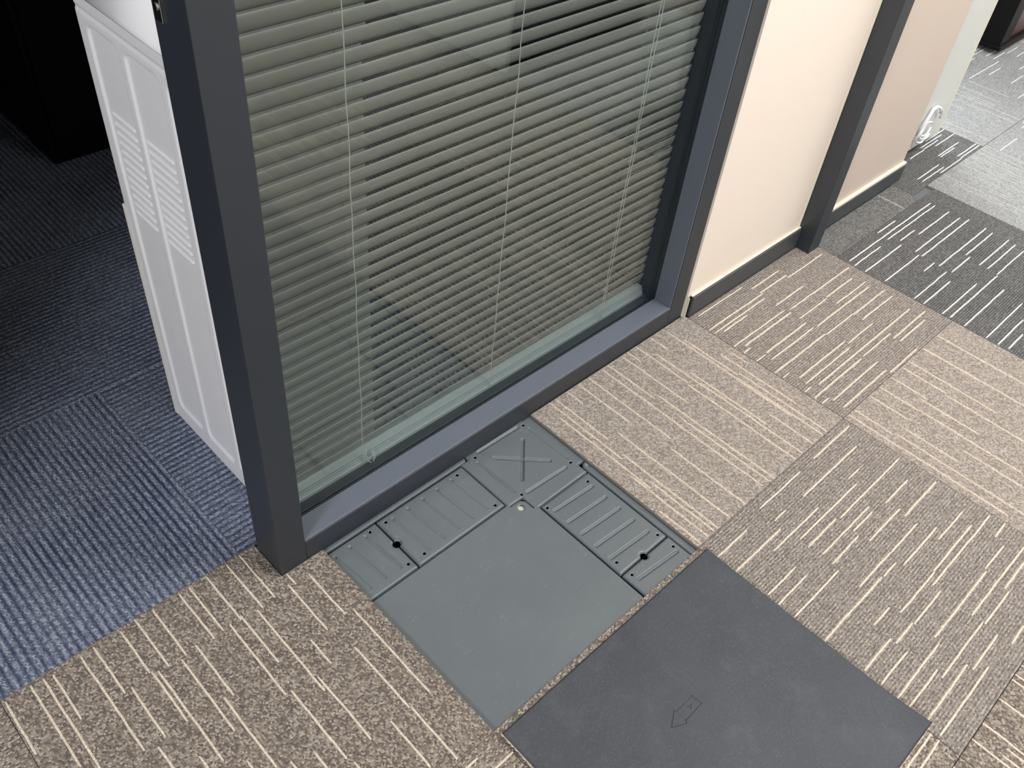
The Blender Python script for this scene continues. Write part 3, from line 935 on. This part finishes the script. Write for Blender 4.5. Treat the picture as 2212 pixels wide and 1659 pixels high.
xs = lines(-0.0040, 0.298, 0.010) + lines(0.299, 0.3525, STEP)
ys = lines(-0.0200, 0.240, 0.010) + lines(0.241, 0.2952, STEP)
holeD = lambda X, Y: np.hypot(X - HB[0], Y - HB[1])
o = grid_mesh('floor_panel', xs, ys,
              lambda X, Y: edge_drop(big_shape(X, Y), 0.0035, 0.0016) + np.where(big_shape(X, Y) < 0.0006, -0.004, 0) - 0.0008 * np.clip(1 - (holeD(X, Y) - HB[2]) / 0.0014, 0, 1),
              M['steel'], None, lambda X, Y: (big_shape(X, Y) < -0.0003) | (holeD(X, Y) < HB[2] * 0.97), [(HB[0], HB[1], HB[2], STEP)])
o.location = (0, 0, ZM)
tag(o, 'large plain grey steel floor panel in the opened floor, with one bright corner screw', 'floor panel')
MB().cyl((HB[0], HB[1], -0.0175), (HB[0], HB[1], -0.0125), 0.0076, 24).build('screw', M['zinc'], o)

# slivers of the neighbouring panels
HR = (0.4985, 0.2655, 0.0058)
xs = lines(0.4865, 0.5120, STEP)
ys = lines(-0.0200, 0.235, 0.01) + lines(0.236, 0.2740, STEP)


def nb_shape(X, Y):
    d = np.minimum(X - 0.4865, 0.2735 - Y)
    r = 0.010
    qx, qy = (0.4865 + r) - X, Y - (0.2735 - r)
    return np.where((qx > 0) & (qy > 0), r - np.hypot(qx, qy), d)


hd = lambda X, Y: np.hypot(X - HR[0], Y - HR[1])
o = grid_mesh('floor_panel', xs, ys,
              lambda X, Y: edge_drop(nb_shape(X, Y), 0.006, 0.0016) + np.where(nb_shape(X, Y) < 0.0006, -0.004, 0) - 0.0008 * np.clip(1 - (hd(X, Y) - HR[2]) / 0.0014, 0, 1),
              M['steel'], None, lambda X, Y: (nb_shape(X, Y) < -0.0003) | (hd(X, Y) < HR[2] * 0.97), [(HR[0], HR[1], HR[2], STEP)])
o.location = (0, 0, ZM)
tag(o, 'narrow visible strip of a steel floor panel running under the carpet beside the ribbed cover', 'floor panel')
MB().cyl((HR[0], HR[1], -0.0175), (HR[0], HR[1], -0.0125), 0.0072, 24).build('screw', M['zinc'], o)
xs = lines(-0.0040, 0.300, 0.02) + lines(0.301, 0.3262, STEP)
ys = lines(0.4212, 0.4600, STEP)


def tb_shape(X, Y):
    d = np.minimum(0.3260 - X, Y - 0.4212)
    r = 0.007
    qx, qy = X - (0.3260 - r), (0.4212 + r) - Y
    return np.where((qx > 0) & (qy > 0), r - np.hypot(qx, qy), d)


o = grid_mesh('floor_panel', xs, ys, lambda X, Y: edge_drop(tb_shape(X, Y), 0.004, 0.0016) + np.where(tb_shape(X, Y) < 0.0006, -0.004, 0),
              M['steel'], None, lambda X, Y: tb_shape(X, Y) < -0.0003)
o.location = (0, 0, ZM)
tag(o, 'thin rounded edge of a steel floor panel emerging from under the window sill', 'floor panel')
xs, ys = lines(0.4840, 0.5120, STEP), lines(0.4300, 0.4600, STEP)
tc = lambda X, Y: np.where((X < 0.491) & (Y < 0.437), 0.007 - np.hypot(X - 0.491, Y - 0.437), np.minimum(X - 0.4840, Y - 0.4300))
o = grid_mesh('floor_panel', xs, ys, lambda X, Y: edge_drop(tc(X, Y), 0.005, 0.0018) + np.where(tc(X, Y) < 0.0006, -0.004, 0), M['steel'], None, lambda X, Y: tc(X, Y) < -0.0003)
o.location = (0, 0, ZM)
tag(o, 'tiny rounded corner of a steel floor panel at the far tip of the junction cover', 'floor panel')

# ------------------------------------------------------------------ upturned carpet tile
ft = empty('upturned_carpet_tile', (0.25, -0.23, 0.0), label='cut carpet tile lying upside down, dark vinyl backing up, embossed with an arrow', cat='carpet tile')
TX0, TX1, TY0, TY1 = 0.0035, 0.5055, -0.4450, -0.0125
xs, ys = lines(TX0, TX1, 0.0021), lines(TY0, TY1, 0.0021)
AR = [(0.1985, -0.1760), (0.2224, -0.1614), (0.2241, -0.1655), (0.2618, -0.1655), (0.2631, -0.1830), (0.2236, -0.1836), (0.2201, -0.1875), (0.1985, -0.1760)]
fx = sorted(set([x for x in xs if not 0.190 < x < 0.270] + lines(0.190, 0.270, 0.0006)))
fy = sorted(set([y for y in ys if not -0.195 < y < -0.155] + lines(-0.195, -0.155, 0.0006)))


def curl(X, Y):
    # the tile is not quite flat: a lifted far corner and a slightly raised long edge
    a = np.clip((X - 0.38) / 0.125, 0, 1) * np.clip((-Y - 0.33) / 0.11, 0, 1)
    return 0.0085 * a ** 2 + 0.0012 * np.sin(X * 17 + 0.6) * np.sin(Y * 13) * np.clip((TY1 - Y) / 0.1, 0, 1)


def back_h(X, Y):
    Z = curl(X, Y)
    for a, b in zip(AR, AR[1:]):
        Z = Z + groove(X, Y, a, b, 0.0013, 0.0009)
    for a, b in (((0.2440, -0.1715), (0.2440, -0.1775)), ((0.2440, -0.1775), (0.2490, -0.1745)), ((0.2490, -0.1745), (0.2440, -0.1715))):
        Z = Z + groove(X, Y, a, b, 0.0010, 0.0007)
    inside = (X > 0.224) & (X < 0.2625) & (Y < -0.1665) & (Y > -0.1825)
    Z = Z + np.where(inside, -0.0003, 0)
    D = round_rect(X, Y, TX0, TX1, TY0, TY1)
    return Z + edge_drop(D, 0.0020, 0.0008) + np.where(D < 0.0003, -0.0028, 0)


grid_mesh('backing', fx, fy, back_h, M['backing'], None, z0=0.0088).parent = ft
bpy.context.view_layer.update()
for ch in ft.children:
    ch.matrix_parent_inverse = Matrix.Translation(-ft.location)
# the pile it lies on, showing as a furry beige rim
pv = MB()
rng = random.Random(9)
bmx = pv.bm
rim = []
N = 150
per = [(TX0 + (TX1 - TX0) * i / N, TY1) for i in range(N)] + [(TX1, TY1 - (TY1 - TY0) * i / N) for i in range(N)] + \
      [(TX1 - (TX1 - TX0) * i / N, TY0) for i in range(N)] + [(TX0, TY0 + (TY1 - TY0) * i / N) for i in range(N)]
cx, cy = (TX0 + TX1) / 2, (TY0 + TY1) / 2
lo, mid, hi = [], [], []
for (x, y) in per:
    c0 = float(curl(np.array(x), np.array(y)))
    j = rng.uniform(-0.0002, 0.0016)
    dx = (1 if abs(x - TX1) < 1e-9 else -1 if abs(x - TX0) < 1e-9 else 0)
    dy = (1 if abs(y - TY1) < 1e-9 else -1 if abs(y - TY0) < 1e-9 else 0)
    lo.append(bmx.verts.new((x + dx * j * 0.4, y + dy * j * 0.4, c0 + 0.0014)))
    mid.append(bmx.verts.new((x + dx * (j + 0.0008), y + dy * (j + 0.0008), c0 + 0.0036)))
    hi.append(bmx.verts.new((x, y, c0 + 0.0061)))
K = len(per)
for i in range(K):
    k = (i + 1) % K
    bmx.faces.new((lo[i], lo[k], mid[k], mid[i]))
    bmx.faces.new((mid[i], mid[k], hi[k], hi[i]))
po = pv.build('pile', M['stripe_soft'], ft)
po['label'] = 'beige pile showing along the rim'

# ------------------------------------------------------------------ white appliance behind the post
ap = empty('appliance', (0.09, 0.70, 0.0018), label='tall white enamelled metal appliance with louvred side panel, standing on blue carpet behind the post', cat='appliance')
AX = -0.028
AY0, AY1, AZ1 = 0.545, 0.8605, 0.800


def frame_groove(Y, Z, y0, y1, z0, z1, r, wid, dep):
    """rounded rectangle line"""
    qx = np.abs(Y - (y0 + y1) / 2) - (y1 - y0) / 2 + r
    qz = np.abs(Z - (z0 + z1) / 2) - (z1 - z0) / 2 + r
    d = np.hypot(np.maximum(qx, 0), np.maximum(qz, 0)) + np.minimum(np.maximum(qx, qz), 0) - r
    return d


def side_h(Y, Z):
    H = np.zeros_like(Y)
    for (y0, y1) in ((0.7450, 0.8330), (0.6400, 0.7330), (0.5600, 0.6280)):
        d = frame_groove(Y, Z, y0, y1, 0.045, 0.765, 0.016, 0, 0)
        # panel pressed 2 mm inward with soft shoulders
        H = H - 0.0030 * np.clip(-d / 0.0042, 0, 1) ** 1.5
    for c in range(12):
        z = 0.640 - c * 0.0147
        for (a, b) in ((0.757, 0.818), (0.655, 0.722)):
            d = seg_d(Y, Z, (a, z), (b, z))
            H = H + 0.0028 * np.clip(1 - d / 0.0031, 0, 1) ** 0.8
    H = H - 0.0016 * np.exp(-((Z - 0.779) / 0.0035) ** 2)
    H = H + edge_drop(np.minimum(AY1 - Y, Z), 0.008, 0.005)
    return H


ysx = lines(AY0, 0.62, 0.006) + lines(0.622, AY1, 0.0016)
zsx = lines(0.0018, 0.44, 0.004) + lines(0.442, 0.800, 0.0014)
o = grid_mesh('side_panel', ysx, zsx, side_h, M['white'], None, axes='yz', z0=-AX)
o.parent = ap
o.matrix_parent_inverse = Matrix.Translation(-ap.location)
MB().box(AX + 0.0060, 0.205, AY0 + 0.001, AY1 - 0.006, 0.003, 0.7985, 0.003, 2).build('body', M['white'], ap)
lp = MB()
prof = [(AX - 0.0018, 0.8003), (AX - 0.0024, 0.803), (AX - 0.0012, 0.808), (AX + 0.002, 0.818), (AX + 0.008, 0.834), (AX + 0.018, 0.852), (AX + 0.032, 0.868),
        (AX + 0.050, 0.880), (AX + 0.075, 0.888), (0.17, 0.890), (0.198, 0.884), (0.207, 0.868), (0.209, 0.8003)]
ra = [lp.bm.verts.new((x, AY0 - 0.003, z)) for x, z in prof]
rb = [lp.bm.verts.new((x, AY1 + 0.002, z)) for x, z in prof]
for i in range(len(prof)):
    k = (i + 1) % len(prof)
    lp.bm.faces.new((ra[i], ra[k], rb[k], rb[i]))
lp.bm.faces.new(ra)
lp.bm.faces.new(rb[::-1])
lo_ = lp.build('lid', M['white'], ap, smooth=True)
for p_ in lo_.data.polygons:
    if abs(p_.normal.y) > 0.9 or p_.normal.z < -0.9:
        p_.use_smooth = False
MB().box(AX - 0.0005, AX + 0.0045, AY1 - 0.0065, AY1 + 0.0045, 0.004, 0.470, 0.0012, 2).build('rear_flange', M['white'], ap)
MB().box(AX - 0.0012, AX - 0.0002, AY1 - 0.0088, AY1 - 0.0066, 0.012, 0.470, 0.0004).build('sealant_line', M['cream_line'], ap)
# white lead running down behind the blind
MB().tube([(0.212, 0.60, 0.30), (0.214, 0.60, 0.22), (0.209, 0.598, 0.15), (0.196, 0.590, 0.09), (0.165, 0.575, 0.045), (0.12, 0.567, 0.022), (0.07, 0.560, 0.010)], 0.004, 8).build('power_cable', M['white'], ap, smooth=True)

# black cabinet in the unlit room
cb = empty('storage_cabinet', (0.60, 2.1, 0), label='black cabinet standing in the unlit room on blue carpet', cat='cabinet')
MB().box(0.178, 1.00, 1.826, 2.40, 0.003, 0.86, 0.003).build('body', M['black'], cb)
MB().box(0.190, 0.585, 1.812, 1.8255, 0.03, 0.80, 0.002).build('door', M['black'], cb)
MB().box(0.590, 0.985, 1.812, 1.8255, 0.03, 0.80, 0.002).build('door', M['black'], cb)
MB().box(0.170, 1.01, 1.800, 2.41, 0.862, 0.885, 0.003).build('top_board', M['black'], cb)

# ------------------------------------------------------------------ far end of the hall
wc = empty('cupboard', (2.23, 0.66, 0), label='plain white upright cupboard standing past the end of the far beige panel', cat='cupboard')
MB().box(2.045, 2.3400, 0.4670, 0.860, 0.014, 1.75, 0.0018).build('body', M['white_board'], wc)
MB().box(2.060, 2.3250, 0.4780, 0.850, 0.0016, 0.0138).build('shadow_gap', M['black'], wc)  # black box stands in for the shadow gap under the cupboard
MB().box(2.3385, 2.3425, 0.4640, 0.4685, 0.014, 1.75, 0.0008).build('edge_strip', M['cream_line'], wc)
pc = MB()
for (r1, c0, ph, tw) in ((0.045, (2.205, 0.462, 0.100), 0.3, 0.0), (0.052, (2.212, 0.460, 0.092), 0.0, 0.4), (0.038, (2.188, 0.459, 0.070), 0.8, 0.9)):
    pts = []
    for k in range(22):
        t = ph + k / 21 * 5.2
        pts.append((c0[0] + math.cos(t) * r1 * 1.1, c0[1] - 0.003 - 0.003 * math.sin(3 * t), c0[2] + math.sin(t) * r1 * (1.0 - 0.2 * tw)))
    pc.tube(pts, 0.0035, 6)
po = pc.build('coiled_tube', M['plastic'], None, smooth=True)
tag(po, 'loose coil of shiny white plastic tubing resting against the foot of the white cupboard', 'tubing')

dp = empty('pedestal_cabinet', (3.45, 0.9, 0), label='dark reddish wood pedestal cabinet on casters at the far end of the hall', cat='cabinet')
MB().box(3.155, 3.62, 0.640, 1.15, 0.034, 0.70, 0.004).build('body', M['wood'], dp)
MB().box(3.150, 3.235, 0.630, 1.155, 0.030, 0.705, 0.003).build('side_panel', M['black'], dp)
MB().box(3.145, 3.63, 0.622, 1.16, 0.018, 0.0338, 0.003).build('base_board', M['black'], dp)
for (x, y) in ((3.22, 0.650), (3.56, 0.650), (3.22, 1.10), (3.56, 1.10)):
    c_ = MB()
    c_.cyl((x - 0.010, y, 0.018), (x + 0.010, y, 0.018), 0.0178, 20)
    c_.box(x - 0.013, x + 0.013, y - 0.013, y + 0.013, 0.020, 0.036, 0.003)
    c_ = c_.build('caster', M['chrome'], dp)

# low cabinet across the hall, outside the picture; the pane mirrors it
rc = empty('side_cabinet', (1.85, -0.9, 0), label='low cabinet with a pale side panel and dark front, mirrored in the glass pane', cat='cabinet')
MB().box(1.522, 2.20, -1.18, -0.606, 0.004, 0.74, 0.003).build('body', M['black'], rc)
MB().box(1.500, 1.5215, -1.185, -0.602, 0.004, 0.745, 0.002).build('side_panel', M['white_board'], rc)
